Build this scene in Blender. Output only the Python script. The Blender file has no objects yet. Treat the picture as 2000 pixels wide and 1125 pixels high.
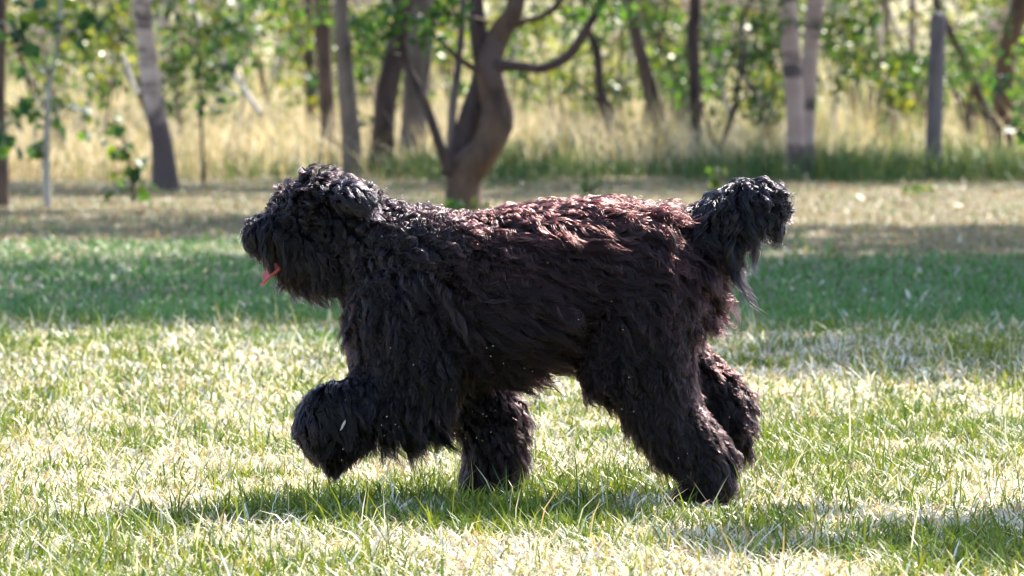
import bpy, bmesh, math, random
import numpy as np
from mathutils import Vector, Matrix
from mathutils.kdtree import KDTree

random.seed(7)
RNG = np.random.default_rng(11)
SC = bpy.context.scene
COL = SC.collection

# ------------------------------------------------------------------ camera
F_PX = 2000 * 200.0 / 36.0            # focal length in photo pixels
CAM_Z = 1.08
PITCH = math.atan((562.5 - 78.0) / F_PX)
cam_d = bpy.data.cameras.new('camera')
cam_d.lens = 200.0
cam_d.sensor_width = 36.0
cam_d.clip_start = 0.1
cam_d.clip_end = 2000.0
cam_d.dof.use_dof = True
cam_d.dof.focus_distance = 13.2
cam_d.dof.aperture_fstop = 8.5
cam = bpy.data.objects.new('camera', cam_d)
cam.location = (0, 0, CAM_Z)
cam.rotation_euler = (math.pi / 2 - PITCH, 0, 0)
COL.objects.link(cam)
SC.camera = cam

# ------------------------------------------------------------------ light
SUN_VEC = Vector((0.50, 0.97, 1.0)).normalized()          # towards the sun
elev = math.asin(SUN_VEC.z)
azim = math.atan2(SUN_VEC.x, SUN_VEC.y)
world = bpy.data.worlds.new('World')
SC.world = world
world.use_nodes = True
nt = world.node_tree
nt.nodes.clear()
sky = nt.nodes.new('ShaderNodeTexSky')
sky.sky_type = 'NISHITA'
sky.sun_disc = False
sky.sun_elevation = elev
sky.sun_rotation = azim
sky.air_density = 1.0
sky.dust_density = 1.0
bg = nt.nodes.new('ShaderNodeBackground')
bg.inputs['Strength'].default_value = 0.13
wo = nt.nodes.new('ShaderNodeOutputWorld')
nt.links.new(sky.outputs[0], bg.inputs['Color'])
nt.links.new(bg.outputs[0], wo.inputs['Surface'])
sun_d = bpy.data.lights.new('sun', 'SUN')
sun_d.energy = 5.0
sun_d.angle = math.radians(0.53)
sun_d.color = (1.0, 0.94, 0.82)
sun = bpy.data.objects.new('sun', sun_d)
sun.rotation_euler = SUN_VEC.to_track_quat('Z', 'Y').to_euler()
sun.location = (6, 20, 20)
COL.objects.link(sun)

SC.render.engine = 'CYCLES'
SC.view_settings.view_transform = 'Standard'
SC.view_settings.look = 'None'
SC.view_settings.gamma = 1.0
SC.view_settings.use_curve_mapping = False
SC.view_settings.exposure = 1.7
SC.cycles.use_denoising = True
SC.cycles.pixel_filter_type = 'BLACKMAN_HARRIS'
SC.cycles.filter_width = 1.35
SC.cycles.max_bounces = 7
SC.cycles.diffuse_bounces = 3
SC.cycles.glossy_bounces = 3
SC.cycles.transmission_bounces = 6
SC.cycles.transparent_max_bounces = 4


# ------------------------------------------------------------------ helpers
def W(px, py, D):
    """point at distance D (along +Y) seen at photo position px, py"""
    cx, cy, cz = (px - 1000.0) / F_PX, (562.5 - py) / F_PX, 1.0
    c, s = math.cos(PITCH), math.sin(PITCH)
    dy = cz * c + cy * s
    dz = -cz * s + cy * c
    k = D / dy
    return Vector((cx * k, D, CAM_Z + dz * k))


def proj(P):
    P = np.asarray(P)
    c, s = math.cos(PITCH), math.sin(PITCH)
    z = P[..., 2] - CAM_Z
    fwd = P[..., 1] * c - z * s
    up = P[..., 1] * s + z * c
    return 1000 + F_PX * P[..., 0] / fwd, 562.5 - F_PX * up / fwd


def ground_z(x, y):
    x = np.asarray(x, float)
    y = np.asarray(y, float)
    r = np.clip(y - 50.0, 0, None)
    z = 0.010 * r + np.clip(y - 95, 0, None) * 0.05
    z = z + 0.03 * np.sin(x * 0.9 + y * 0.31) * np.clip((y - 38) / 8, 0, 1)
    return z


def hash2(ix, iy, seed):
    h = (ix.astype(np.int64) * 374761393 + iy.astype(np.int64) * 668265263 + seed * 1442695041) & 0xFFFFFFFF
    h = ((h ^ (h >> 13)) * 1274126177) & 0xFFFFFFFF
    h = h ^ (h >> 16)
    return (h & 0xFFFF) / 65535.0


def vnoise(x, y, scale, seed=0):
    x = np.asarray(x) * scale
    y = np.asarray(y) * scale
    ix, iy = np.floor(x), np.floor(y)
    fx, fy = x - ix, y - iy
    fx = fx * fx * (3 - 2 * fx)
    fy = fy * fy * (3 - 2 * fy)
    ix, iy = ix.astype(np.int64), iy.astype(np.int64)
    a = hash2(ix, iy, seed)
    b = hash2(ix + 1, iy, seed)
    c = hash2(ix, iy + 1, seed)
    d = hash2(ix + 1, iy + 1, seed)
    return (a * (1 - fx) + b * fx) * (1 - fy) + (c * (1 - fx) + d * fx) * fy


def fnoise(x, y, scale, seed=0):
    return (vnoise(x, y, scale, seed) * 0.55 + vnoise(x, y, scale * 2.3, seed + 5) * 0.3
            + vnoise(x, y, scale * 5.1, seed + 9) * 0.15)


def tag(o, label=None, cat=None, group=None, kind=None):
    if label:
        o['label'] = label
    if cat:
        o['category'] = cat
    if group:
        o['group'] = group
    if kind:
        o['kind'] = kind
    return o


def link(name, data, mat=None, parent=None):
    o = bpy.data.objects.new(name, data)
    if mat is not None:
        data.materials.append(mat)
    COL.objects.link(o)
    if parent is not None:
        o.parent = parent
        o.matrix_parent_inverse = Matrix.Translation(-Vector(parent.location))
    return o


def empty(name, loc):
    o = bpy.data.objects.new(name, None)
    o.location = loc
    o.empty_display_size = 0.1
    COL.objects.link(o)
    return o


def np_mesh(name, verts, polys, smooth=True, colors=None):
    """polys: list of int arrays (n,k)"""
    me = bpy.data.meshes.new(name)
    verts = np.asarray(verts, np.float32)
    me.vertices.add(len(verts))
    me.vertices.foreach_set('co', verts.ravel())
    loops = np.concatenate([p.ravel() for p in polys]).astype(np.int32)
    tot = np.concatenate([np.full(len(p), p.shape[1], np.int32) for p in polys])
    start = np.concatenate([[0], np.cumsum(tot)[:-1]]).astype(np.int32)
    me.loops.add(len(loops))
    me.loops.foreach_set('vertex_index', loops)
    me.polygons.add(len(tot))
    me.polygons.foreach_set('loop_start', start)
    me.polygons.foreach_set('loop_total', tot)
    if smooth:
        me.polygons.foreach_set('use_smooth', np.ones(len(tot), bool))
    me.update(calc_edges=True)
    if colors is not None:
        a = me.attributes.new('Col', 'FLOAT_COLOR', 'POINT')
        c4 = np.ones((len(verts), 4), np.float32)
        c4[:, :3] = colors
        a.data.foreach_set('color', c4.ravel())
    return me


# ------------------------------------------------------------------ materials
def new_mat(name):
    m = bpy.data.materials.new(name)
    m.use_nodes = True
    n = m.node_tree
    n.nodes.clear()
    out = n.nodes.new('ShaderNodeOutputMaterial')
    return m, n, out


def N(n, t, **kw):
    nd = n.nodes.new(t)
    for k, v in kw.items():
        setattr(nd, k, v)
    return nd


def foliage_mat(name, transl=0.4, rough=0.45, spec=0.35, source='attr', ramp=None, tmul=(1.25, 1.15, 0.6)):
    m, n, out = new_mat(name)
    p = N(n, 'ShaderNodeBsdfPrincipled')
    p.inputs['Roughness'].default_value = rough
    p.inputs['Specular IOR Level'].default_value = spec
    t = N(n, 'ShaderNodeBsdfTranslucent')
    mix = N(n, 'ShaderNodeMixShader')
    mix.inputs[0].default_value = transl
    if source == 'attr':
        a = N(n, 'ShaderNodeAttribute', attribute_name='Col')
        col = a.outputs['Color']
    else:
        oi = N(n, 'ShaderNodeObjectInfo')
        cr = N(n, 'ShaderNodeValToRGB')
        els = cr.color_ramp.elements
        while len(els) < len(ramp):
            els.new(0.5)
        for e, (pos, c) in zip(els, ramp):
            e.position = pos
            e.color = (*c, 1)
        n.links.new(oi.outputs['Random'], cr.inputs[0])
        col = cr.outputs[0]
    mul = N(n, 'ShaderNodeMix', data_type='RGBA', blend_type='MULTIPLY')
    mul.inputs[0].default_value = 1.0
    mul.inputs[7].default_value = (*tmul, 1)
    n.links.new(col, mul.inputs[6])
    n.links.new(col, p.inputs['Base Color'])
    n.links.new(mul.outputs[2], t.inputs['Color'])
    n.links.new(p.outputs[0], mix.inputs[1])
    n.links.new(t.outputs[0], mix.inputs[2])
    n.links.new(mix.outputs[0], out.inputs['Surface'])
    return m


def bark_mat(name, base, dark, band=0.0, scale=1.0, moss=None, hi=None, foot=1.0):
    m, n, out = new_mat(name)
    tc = N(n, 'ShaderNodeNewGeometry')
    mp = N(n, 'ShaderNodeMapping')
    mp.inputs['Scale'].default_value = (9 * scale, 9 * scale, 2.2 * scale) if not band else (0.5 * scale, 0.5 * scale, 2.7 * scale)
    n.links.new(tc.outputs['Position'], mp.inputs['Vector'])
    no = N(n, 'ShaderNodeTexNoise')
    no.inputs['Scale'].default_value = 1.6
    no.inputs['Detail'].default_value = 6
    no.inputs['Roughness'].default_value = 0.65
    n.links.new(mp.outputs[0], no.inputs['Vector'])
    cr = N(n, 'ShaderNodeValToRGB')
    e = cr.color_ramp.elements
    if band:
        e[0].position, e[1].position = 0.43, 0.50
    else:
        e[0].position, e[1].position = 0.34, 0.66
    e[0].color = (*dark, 1)
    e[1].color = (*base, 1)
    if hi:
        x = e.new(0.78)
        x.color = (*hi, 1)
    n.links.new(no.outputs[0], cr.inputs[0])
    col = cr.outputs[0]
    no2 = N(n, 'ShaderNodeTexNoise')
    no2.inputs['Scale'].default_value = 5.0
    no2.inputs['Detail'].default_value = 3
    n.links.new(tc.outputs['Position'], no2.inputs['Vector'])
    cr2 = N(n, 'ShaderNodeValToRGB')
    cr2.color_ramp.elements[0].position = 0.52
    cr2.color_ramp.elements[1].position = 0.66
    n.links.new(no2.outputs[0], cr2.inputs[0])
    mx = N(n, 'ShaderNodeMix', data_type='RGBA')
    n.links.new(cr2.outputs[0], mx.inputs[0])
    n.links.new(col, mx.inputs[6])
    mc = moss or tuple(0.5 * (a + b) for a, b in zip(base, dark))
    mx.inputs[7].default_value = (*mc, 1)
    p = N(n, 'ShaderNodeBsdfPrincipled')
    p.inputs['Roughness'].default_value = 0.75
    p.inputs['Specular IOR Level'].default_value = 0.3
    if band:                                  # old birch: dark rough bark round the foot
        sp = N(n, 'ShaderNodeSeparateXYZ')
        n.links.new(tc.outputs['Position'], sp.inputs[0])
        ad = N(n, 'ShaderNodeMath', operation='MULTIPLY_ADD')
        ad.inputs[1].default_value = 0.9
        n.links.new(no2.outputs[0], ad.inputs[0])
        n.links.new(sp.outputs['Z'], ad.inputs[2])
        rg = N(n, 'ShaderNodeMapRange')
        rg.inputs[1].default_value = 0.55 + 0.45 * foot
        rg.inputs[2].default_value = 0.75 + 0.45 * foot
        n.links.new(ad.outputs[0], rg.inputs[0])
        m2 = N(n, 'ShaderNodeMix', data_type='RGBA')
        m2.inputs[6].default_value = (0.11, 0.075, 0.075, 1)
        n.links.new(rg.outputs[0], m2.inputs[0])
        n.links.new(mx.outputs[2], m2.inputs[7])
        mx = m2
    n.links.new(mx.outputs[2], p.inputs['Base Color'])
    bp = N(n, 'ShaderNodeBump')
    bp.inputs['Strength'].default_value = 0.6
    bp.inputs['Distance'].default_value = 0.02
    n.links.new(no.outputs[0], bp.inputs['Height'])
    n.links.new(bp.outputs[0], p.inputs['Normal'])
    n.links.new(p.outputs[0], out.inputs['Surface'])
    return m


M_LAWN = foliage_mat('lawn_blades', transl=0.26, rough=0.5, spec=0.28, tmul=(1.12, 1.1, 0.75))
M_TALL = foliage_mat('tall_blades', transl=0.30, rough=0.55, spec=0.25, tmul=(1.1, 1.05, 0.85))
M_LEAF = foliage_mat('leaves', transl=0.48, rough=0.4, spec=0.45, tmul=(1.4, 1.3, 0.45))
M_LEAFOBJ = foliage_mat('single_leaves', transl=0.42, rough=0.48, spec=0.35, source='obj',
                        ramp=[(0.0, (0.03, 0.075, 0.045)), (0.45, (0.045, 0.11, 0.05)), (0.8, (0.075, 0.16, 0.03)), (1.0, (0.19, 0.25, 0.03))],
                        tmul=(1.4, 1.35, 0.5))
M_FALLEN = foliage_mat('fallen_leaves', transl=0.2, rough=0.5, spec=0.4, source='obj',
                       ramp=[(0.0, (0.32, 0.2, 0.1)), (0.5, (0.3, 0.12, 0.04)), (1.0, (0.4, 0.3, 0.17))], tmul=(1, 1, 1))
B_BROWN = bark_mat('bark_brown', (0.16, 0.10, 0.078), (0.045, 0.028, 0.027))
B_DARK = bark_mat('bark_dark', (0.10, 0.06, 0.053), (0.03, 0.019, 0.02))
B_GREY = bark_mat('bark_grey', (0.24, 0.175, 0.145), (0.085, 0.06, 0.056), scale=0.8)
B_ORANGE = bark_mat('bark_orange', (0.155, 0.085, 0.048), (0.045, 0.027, 0.025), moss=(0.105, 0.068, 0.065))
B_BIRCH = bark_mat('bark_birch', (0.52, 0.37, 0.32), (0.10, 0.066, 0.066), band=1, scale=1.0, hi=(0.76, 0.64, 0.56), moss=(0.50, 0.35, 0.31))
B_BIRCH2 = bark_mat('bark_birch_pink', (0.42, 0.28, 0.24), (0.10, 0.07, 0.07), band=1, scale=1.0, hi=(0.52, 0.40, 0.35), moss=(0.38, 0.25, 0.22), foot=-0.6)
B_PALE = bark_mat('bark_pale', (0.55, 0.49, 0.42), (0.28, 0.23, 0.2))
B_POST = bark_mat('weathered_wood', (0.21, 0.17, 0.175), (0.10, 0.08, 0.092), scale=1.4)


def soil_mat():
    m, n, out = new_mat('soil_and_thatch')
    g = N(n, 'ShaderNodeNewGeometry')
    no = N(n, 'ShaderNodeTexNoise')
    no.inputs['Scale'].default_value = 30
    no.inputs['Detail'].default_value = 8
    n.links.new(g.outputs['Position'], no.inputs['Vector'])
    cr = N(n, 'ShaderNodeValToRGB')
    cr.color_ramp.elements[0].color = (0.03, 0.035, 0.012, 1)
    cr.color_ramp.elements[0].position = 0.3
    cr.color_ramp.elements[1].color = (0.16, 0.13, 0.06, 1)
    cr.color_ramp.elements[1].position = 0.72
    n.links.new(no.outputs[0], cr.inputs[0])
    # far slope under the wood: leaf litter and dry grass
    sep = N(n, 'ShaderNodeSeparateXYZ')
    n.links.new(g.outputs['Position'], sep.inputs[0])
    mr = N(n, 'ShaderNodeMapRange')
    mr.inputs[1].default_value = 44
    mr.inputs[2].default_value = 52
    n.links.new(sep.outputs['Y'], mr.inputs[0])
    no2 = N(n, 'ShaderNodeTexNoise')
    no2.inputs['Scale'].default_value = 1.3
    no2.inputs['Detail'].default_value = 6
    n.links.new(g.outputs['Position'], no2.inputs['Vector'])
    cr2 = N(n, 'ShaderNodeValToRGB')
    cr2.color_ramp.elements[0].color = (0.10, 0.11, 0.035, 1)
    cr2.color_ramp.elements[1].color = (0.40, 0.32, 0.17, 1)
    cr2.color_ramp.elements[0].position = 0.35
    cr2.color_ramp.elements[1].position = 0.6
    n.links.new(no2.outputs[0], cr2.inputs[0])
    mx = N(n, 'ShaderNodeMix', data_type='RGBA')
    n.links.new(mr.outputs[0], mx.inputs[0])
    n.links.new(cr.outputs[0], mx.inputs[6])
    n.links.new(cr2.outputs[0], mx.inputs[7])
    p = N(n, 'ShaderNodeBsdfPrincipled')
    p.inputs['Roughness'].default_value = 0.9
    n.links.new(mx.outputs[2], p.inputs['Base Color'])
    bp = N(n, 'ShaderNodeBump')
    bp.inputs['Distance'].default_value = 0.02
    n.links.new(no.outputs[0], bp.inputs['Height'])
    n.links.new(bp.outputs[0], p.inputs['Normal'])
    n.links.new(p.outputs[0], out.inputs['Surface'])
    return m


# ------------------------------------------------------------------ ground
def build_ground():
    ys = np.concatenate([np.linspace(-30, 8, 8), np.linspace(9, 70, 80), np.linspace(73, 160, 40), np.linspace(180, 700, 14)])
    xs = np.concatenate([np.linspace(-400, -40, 10), np.linspace(-30, 30, 61), np.linspace(40, 400, 10)])
    X, Y = np.meshgrid(xs, ys)
    Z = ground_z(X, Y)
    V = np.stack([X, Y, Z], -1).reshape(-1, 3)
    nx = len(xs)
    i, j = np.meshgrid(np.arange(nx - 1), np.arange(len(ys) - 1))
    a = (j * nx + i).ravel()
    q = np.stack([a, a + 1, a + 1 + nx, a + nx], 1)
    o = link('ground', np_mesh('ground', V, [q]), soil_mat())
    tag(o, 'grassy lawn ground rising gently into the sunlit wood', 'ground', kind='structure')


build_ground()


# ------------------------------------------------------------------ grass
def blades(x, y, length, width, lean, curl, col_root, col_tip, heading=None):
    n = len(x)
    z0 = ground_z(x, y) - 0.004
    h = RNG.uniform(0, 2 * np.pi, n) if heading is None else heading
    dirx, diry = np.cos(h), np.sin(h)
    wa = h + np.pi / 2 + RNG.normal(0, 0.5, n)
    wx, wy = np.cos(wa), np.sin(wa)
    base = np.stack([x, y, z0], 1)

    def pt(ang, s, prev):
        return prev + np.stack([dirx * np.sin(ang) * s, diry * np.sin(ang) * s, np.cos(ang) * s], 1)
    p1 = pt(lean, length * 0.5, base)
    p2 = pt(np.clip(lean + curl, 0, 1.9), length * 0.5, p1)
    wv = np.stack([wx, wy, np.zeros(n)], 1) * width[:, None] * 0.5
    V = np.empty((n, 5, 3), np.float32)
    V[:, 0] = base - wv * 0.8
    V[:, 1] = base + wv * 0.8
    V[:, 2] = p1 + wv
    V[:, 3] = p1 - wv
    V[:, 4] = p2
    V[:, 4, 2] = np.maximum(V[:, 4, 2], z0 + 0.006)
    k = np.arange(n)[:, None] * 5
    quads = k + np.array([[0, 1, 2, 3]])
    tris = k + np.array([[3, 2, 4]])
    C = np.empty((n, 5, 3), np.float32)
    C[:, 0] = col_root
    C[:, 1] = col_root
    mid = (np.asarray(col_root) + np.asarray(col_tip)) * 0.5
    C[:, 2] = mid
    C[:, 3] = mid
    C[:, 4] = col_tip
    return V.reshape(-1, 3), quads, tris, C.reshape(-1, 3)


def scatter(n, y0, y1, margin, power=1.0):
    """points in the strip of ground the photograph looks along"""
    u = RNG.random(n)
    y = y0 + (y1 - y0) * u ** power
    half = y * 1000.0 / F_PX + margin
    x = RNG.uniform(-1, 1, n) * half
    return x, y


def mixc(a, b, t):
    t = np.asarray(t)[:, None]
    return np.asarray(a)[None] * (1 - t) + np.asarray(b)[None] * t


def grass_object(name, parts, mat, label):
    V, Q, T, C = [], [], [], []
    off = 0
    for v, q, t, c in parts:
        V.append(v)
        Q.append(q + off)
        T.append(t + off)
        C.append(c)
        off += len(v)
    o = link(name, np_mesh(name, np.concatenate(V), [np.concatenate(Q), np.concatenate(T)], True, np.concatenate(C)), mat)
    tag(o, label, 'grass', kind='stuff')
    return o


GREENS = np.array([(0.135, 0.20, 0.018), (0.19, 0.25, 0.016), (0.075, 0.14, 0.022), (0.27, 0.29, 0.024)])
STRAWS = np.array([(0.70, 0.59, 0.43), (0.78, 0.71, 0.58), (0.50, 0.36, 0.20), (0.82, 0.77, 0.67)])


def lawn_part(n, y0, y1, margin, lscale, wscale, power=1.0):
    x, y = scatter(n, y0, y1, margin, power)
    dry = fnoise(x, y, 1.1, 3)
    fine = fnoise(x, y, 5.0, 8)
    p_dry = np.clip((dry - 0.45) * 2.2 + (fine - 0.5) * 2.8 + 0.62, 0.05, 0.93)
    # the turf gets greener beyond the near patch, then worn and brown along the tree line
    edge = y + (fnoise(x, y, 0.7, 21) - 0.5) * 5
    far_green = np.clip((edge - 19.6) / 1.8, 0, 1)
    p_dry = p_dry * (1 - far_green) + 0.10 * far_green
    e2 = y + (fnoise(x, y, 0.9, 31) - 0.5) * 7 + np.clip(x - 0.5, 0, 1) * 2.2
    brown = np.clip((e2 - 28.6) / 3.0, 0, 1)
    isdry = RNG.random(n) < p_dry
    isbrown = RNG.random(n) < brown * 0.93
    g = GREENS[RNG.integers(0, 4, n)] * RNG.uniform(0.7, 1.25, (n, 1))
    fg = np.array([[0.088, 0.215, 0.060]]) * RNG.uniform(0.7, 1.3, (n, 1))
    g = g * (1 - far_green[:, None]) + fg * far_green[:, None]
    s = STRAWS[RNG.integers(0, 4, n)] * RNG.uniform(0.8, 1.12, (n, 1))
    col = np.where(isdry[:, None], s, g)
    b = np.array([(0.36, 0.26, 0.15), (0.46, 0.35, 0.20), (0.28, 0.19, 0.12), (0.32, 0.22, 0.14)])[RNG.integers(0, 4, n)] * RNG.uniform(0.75, 1.2, (n, 1))
    col = np.where(isbrown[:, None], b, col)
    L = RNG.gamma(6, 0.0076, n) * lscale * (0.75 + 0.55 * fnoise(x, y, 2.2, 40))
    L = np.where(isdry, L * 0.95, L)
    L = np.where(isbrown, L * 0.6, L)
    Wd = RNG.uniform(0.0026, 0.0062, n) * wscale * np.where(isdry, 1.15, 0.95)
    lean = np.abs(RNG.normal(0.80, 0.42, n)) + np.where(isdry, 0.45, 0.0)
    curl = RNG.uniform(0.1, 0.9, n)
    for fx, fy in ((1380, 985), (950, 962)):      # grass trodden down under the planted feet
        c = W(fx, fy, F_PX * CAM_Z / (fy - 78))
        L = np.where(np.hypot((x - c.x) / 1.1, (y - c.y + 0.10) / 2.2) < 0.09, L * 0.42, L)
    root = col * 0.8 + np.array([[0.10, 0.09, 0.04]]) * 0.2
    return blades(x, y, L, Wd, np.clip(lean, 0, 1.45), curl, root, np.clip(col * 1.06, 0, 0.85))


def tall_stems(n, y0, y1, margin):
    x, y = scatter(n, y0, y1, margin)
    dry = RNG.random(n) < 0.45
    col = np.where(dry[:, None], STRAWS[RNG.integers(0, 4, n)], GREENS[RNG.integers(0, 4, n)] * 1.1)
    return blades(x, y, RNG.uniform(0.09, 0.17, n), RNG.uniform(0.002, 0.0042, n), np.abs(RNG.normal(0.55, 0.35, n)),
                  RNG.uniform(0.05, 0.7, n), col * 0.85, col)


grass_object('lawn_grass', [lawn_part(265000, 10.6, 16.5, 0.55, 1.0, 0.92),
                            lawn_part(120000, 16.5, 23, 0.6, 1.0, 1.35),
                            lawn_part(130000, 23, 45, 1.0, 1.0, 2.1),
                            tall_stems(2800, 10.8, 21.5, 0.5)],
             M_LAWN, 'mown lawn grass of green and bleached straw blades under the dog')


def verge_part(n, y0, y1, margin, lo, hi, pal, wid, dens=None, seed=50):
    x, y = scatter(n, y0, y1, margin)
    keep = RNG.random(n) < np.clip((fnoise(x, y, 0.55, seed) - 0.22) * 2.6, 0.12, 1)
    if dens is not None:
        keep &= RNG.random(n) < dens(x, y)
    x, y = x[keep], y[keep]
    n = len(x)
    pal = np.array(pal)
    col = pal[RNG.integers(0, len(pal), n)] * RNG.uniform(0.75, 1.2, (n, 1))
    L = RNG.uniform(lo, hi, n) * (0.25 + 1.5 * fnoise(x, y, 0.9, seed + 3))
    return blades(x, y, L, RNG.uniform(0.6, 1.2, n) * wid, np.abs(RNG.normal(0.38, 0.32, n)), RNG.uniform(0.1, 1.0, n), col * 0.85, col)


VG = [(0.06, 0.13, 0.035), (0.08, 0.15, 0.04), (0.12, 0.18, 0.045), (0.04, 0.09, 0.035), (0.16, 0.18, 0.06)]
DG = [(0.66, 0.54, 0.35), (0.74, 0.62, 0.44), (0.50, 0.39, 0.22), (0.34, 0.31, 0.14), (0.80, 0.70, 0.54)]
MG = [(0.17, 0.24, 0.06), (0.26, 0.30, 0.09), (0.12, 0.19, 0.06)]
grass_object('verge_grass', [verge_part(36000, 40.5, 47.5, 1.2, 0.14, 0.33, VG, 0.010,
                                        lambda x, y: np.clip(0.40 + (x + 1.6) * 0.35, 0.05, 1) * np.clip((fnoise(x, y, 1.1, 44) - .36) * 5, .03, 1) * np.clip((y - 40.3 - 4.6 * fnoise(x, y * 0.2, 0.8, 48)) / 0.6, 0, 1))],
             M_TALL, 'uncut green grass along the foot of the trees')
grass_object('dry_meadow_grass', [verge_part(56000, 44.5, 62, 1.5, 0.2, 0.58, DG, 0.011, lambda x, y: np.clip(1.15 - (x - 0.4) * 0.4, 0.35, 1), 61),
                                  verge_part(26000, 44.5, 66, 1.5, 0.15, 0.42, MG, 0.012, lambda x, y: np.clip(0.45 + (x - 0.2) * 0.4, 0.25, 1), 67),
                                  verge_part(26000, 62, 95, 2.0, 0.25, 0.7, DG + MG, 0.02, None, 71)],
             M_TALL, 'tall straw-coloured dry grass growing behind the tree trunks')


# ------------------------------------------------------------------ tubes and leaves
def catmull(pts, rad, per=6):
    P = [np.array(p, float) for p in pts]
    P = [2 * P[0] - P[1]] + P + [2 * P[-1] - P[-2]]
    R = [rad[0]] + list(rad) + [rad[-1]]
    outp, outr = [], []
    for i in range(1, len(P) - 2):
        for k in range(per):
            t = k / per
            a, b, c, d = P[i - 1], P[i], P[i + 1], P[i + 2]
            outp.append(0.5 * ((2 * b) + (-a + c) * t + (2 * a - 5 * b + 4 * c - d) * t * t + (-a + 3 * b - 3 * c + d) * t ** 3))
            outr.append(R[i] * (1 - t) + R[i + 1] * t)
    outp.append(P[-2])
    outr.append(R[-2])
    return np.array(outp), np.array(outr)


def tube_arrays(pts, rad, sides=12, bump=0.06, per=6, cap=True):
    P, R = catmull(pts, rad, per)
    n = len(P)
    T = np.gradient(P, axis=0)
    T /= np.linalg.norm(T, axis=1)[:, None] + 1e-9
    ref = np.array([0.12, 1.0, 0.05])
    U = np.cross(T, ref)
    U /= np.linalg.norm(U, axis=1)[:, None] + 1e-9
    Vv = np.cross(T, U)
    a = np.linspace(0, 2 * np.pi, sides, endpoint=False)
    ph = RNG.uniform(0, 6.28, 3)
    s = np.arange(n)[:, None]
    rr = R[:, None] * (1 + bump * (np.sin(a * 2 + ph[0] + s * 0.35) + np.sin(a * 3 + ph[1] - s * 0.5) * 0.7 + RNG.normal(0, 0.35, (n, sides))))
    ring = P[:, None] + (U[:, None] * np.cos(a)[None, :, None] + Vv[:, None] * np.sin(a)[None, :, None]) * rr[..., None]
    V = ring.reshape(-1, 3)
    i, j = np.meshgrid(np.arange(n - 1), np.arange(sides), indexing='ij')
    q = np.stack([i * sides + j, i * sides + (j + 1) % sides, (i + 1) * sides + (j + 1) % sides, (i + 1) * sides + j], -1).reshape(-1, 4)
    V = np.concatenate([V, P[-1:] + T[-1:] * R[-1] * 0.4])
    k = len(V) - 1
    b = (n - 1) * sides
    j = np.arange(sides)
    t = np.stack([b + j, b + (j + 1) % sides, np.full(sides, k)], 1)
    return V, q, t


def tube(name, pts, rad, mat, parent=None, sides=12, bump=0.06, per=6):
    V, q, t = tube_arrays(pts, rad, sides, bump, per)
    return link(name, np_mesh(name, V, [q, t]), mat, parent)


LEAF_PALS = {
    'green': [(0.05, 0.12, 0.035), (0.07, 0.16, 0.04), (0.10, 0.19, 0.04), (0.04, 0.09, 0.04)],
    'yellow': [(0.11, 0.17, 0.03), (0.20, 0.23, 0.03), (0.06, 0.12, 0.03), (0.25, 0.25, 0.05), (0.035, 0.075, 0.03), (0.05, 0.09, 0.04)],
    'dark': [(0.03, 0.08, 0.035), (0.04, 0.10, 0.04), (0.03, 0.06, 0.035), (0.08, 0.13, 0.035)],
    'mixed': [(0.05, 0.11, 0.035), (0.12, 0.18, 0.04), (0.20, 0.23, 0.05), (0.05, 0.08, 0.035), (0.09, 0.10, 0.05)],
    'far': [(0.06, 0.10, 0.04), (0.13, 0.17, 0.05), (0.20, 0.22, 0.07), (0.12, 0.10, 0.09), (0.07, 0.07, 0.07), (0.26, 0.25, 0.13)],
}


def leaf_arrays(centers, size, pal):
    c = np.asarray(centers, float)
    n = len(c)
    pal = np.array(LEAF_PALS[pal])
    col = pal[RNG.integers(0, len(pal), n)] * RNG.uniform(0.7, 1.3, (n, 1))
    d = RNG.normal(0, 1, (n, 3))
    d[:, 2] -= 0.5
    d /= np.linalg.norm(d, axis=1)[:, None]
    r = RNG.normal(0, 1, (n, 3))
    s = np.cross(d, r)
    s /= np.linalg.norm(s, axis=1)[:, None] + 1e-9
    nn = np.cross(d, s)
    L = size * RNG.uniform(0.65, 1.25, n)[:, None]
    wd = L * 0.37
    b, t = c - d * L * 0.5, c + d * L * 0.5 - nn * L * 0.1
    w = c - d * L * 0.08
    l, rr = w - s * wd + nn * L * 0.08, w + s * wd + nn * L * 0.08
    V = np.stack([b, rr, t, l, w], 1).reshape(-1, 3)
    k = np.arange(n)[:, None] * 5
    T = np.concatenate([k + np.array([[0, 1, 4]]), k + np.array([[4, 1, 2]]), k + np.array([[0, 4, 3]]), k + np.array([[4, 2, 3]])])
    C = np.repeat(col, 5, axis=0)
    return V, T, C


def leaves_obj(name, centers, size, pal, parent=None, mat=None):
    V, T, C = leaf_arrays(centers, size, pal)
    return link(name, np_mesh(name, V, [T], False, C), mat or M_LEAF, parent)


def clump_points(center, radius, n, squash=0.7):
    v = RNG.normal(0, 1, (n, 3))
    v /= np.linalg.norm(v, axis=1)[:, None]
    v *= (RNG.random(n) ** 0.45)[:, None] * radius
    v[:, 2] *= squash
    return np.array(center)[None] + v


def crown_points(center, rad, n, nclump, cf=0.33):
    """leaves gathered in clumps through an ellipsoid"""
    cc = RNG.normal(0, 1, (nclump, 3))
    cc /= np.linalg.norm(cc, axis=1)[:, None]
    cc *= (RNG.random(nclump) ** 0.4)[:, None]
    cc = cc * np.array(rad)[None] + np.array(center)[None]
    per = n // nclump
    return cc, np.concatenate([clump_points(c, np.mean(rad) * cf, per) for c in cc])


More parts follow.
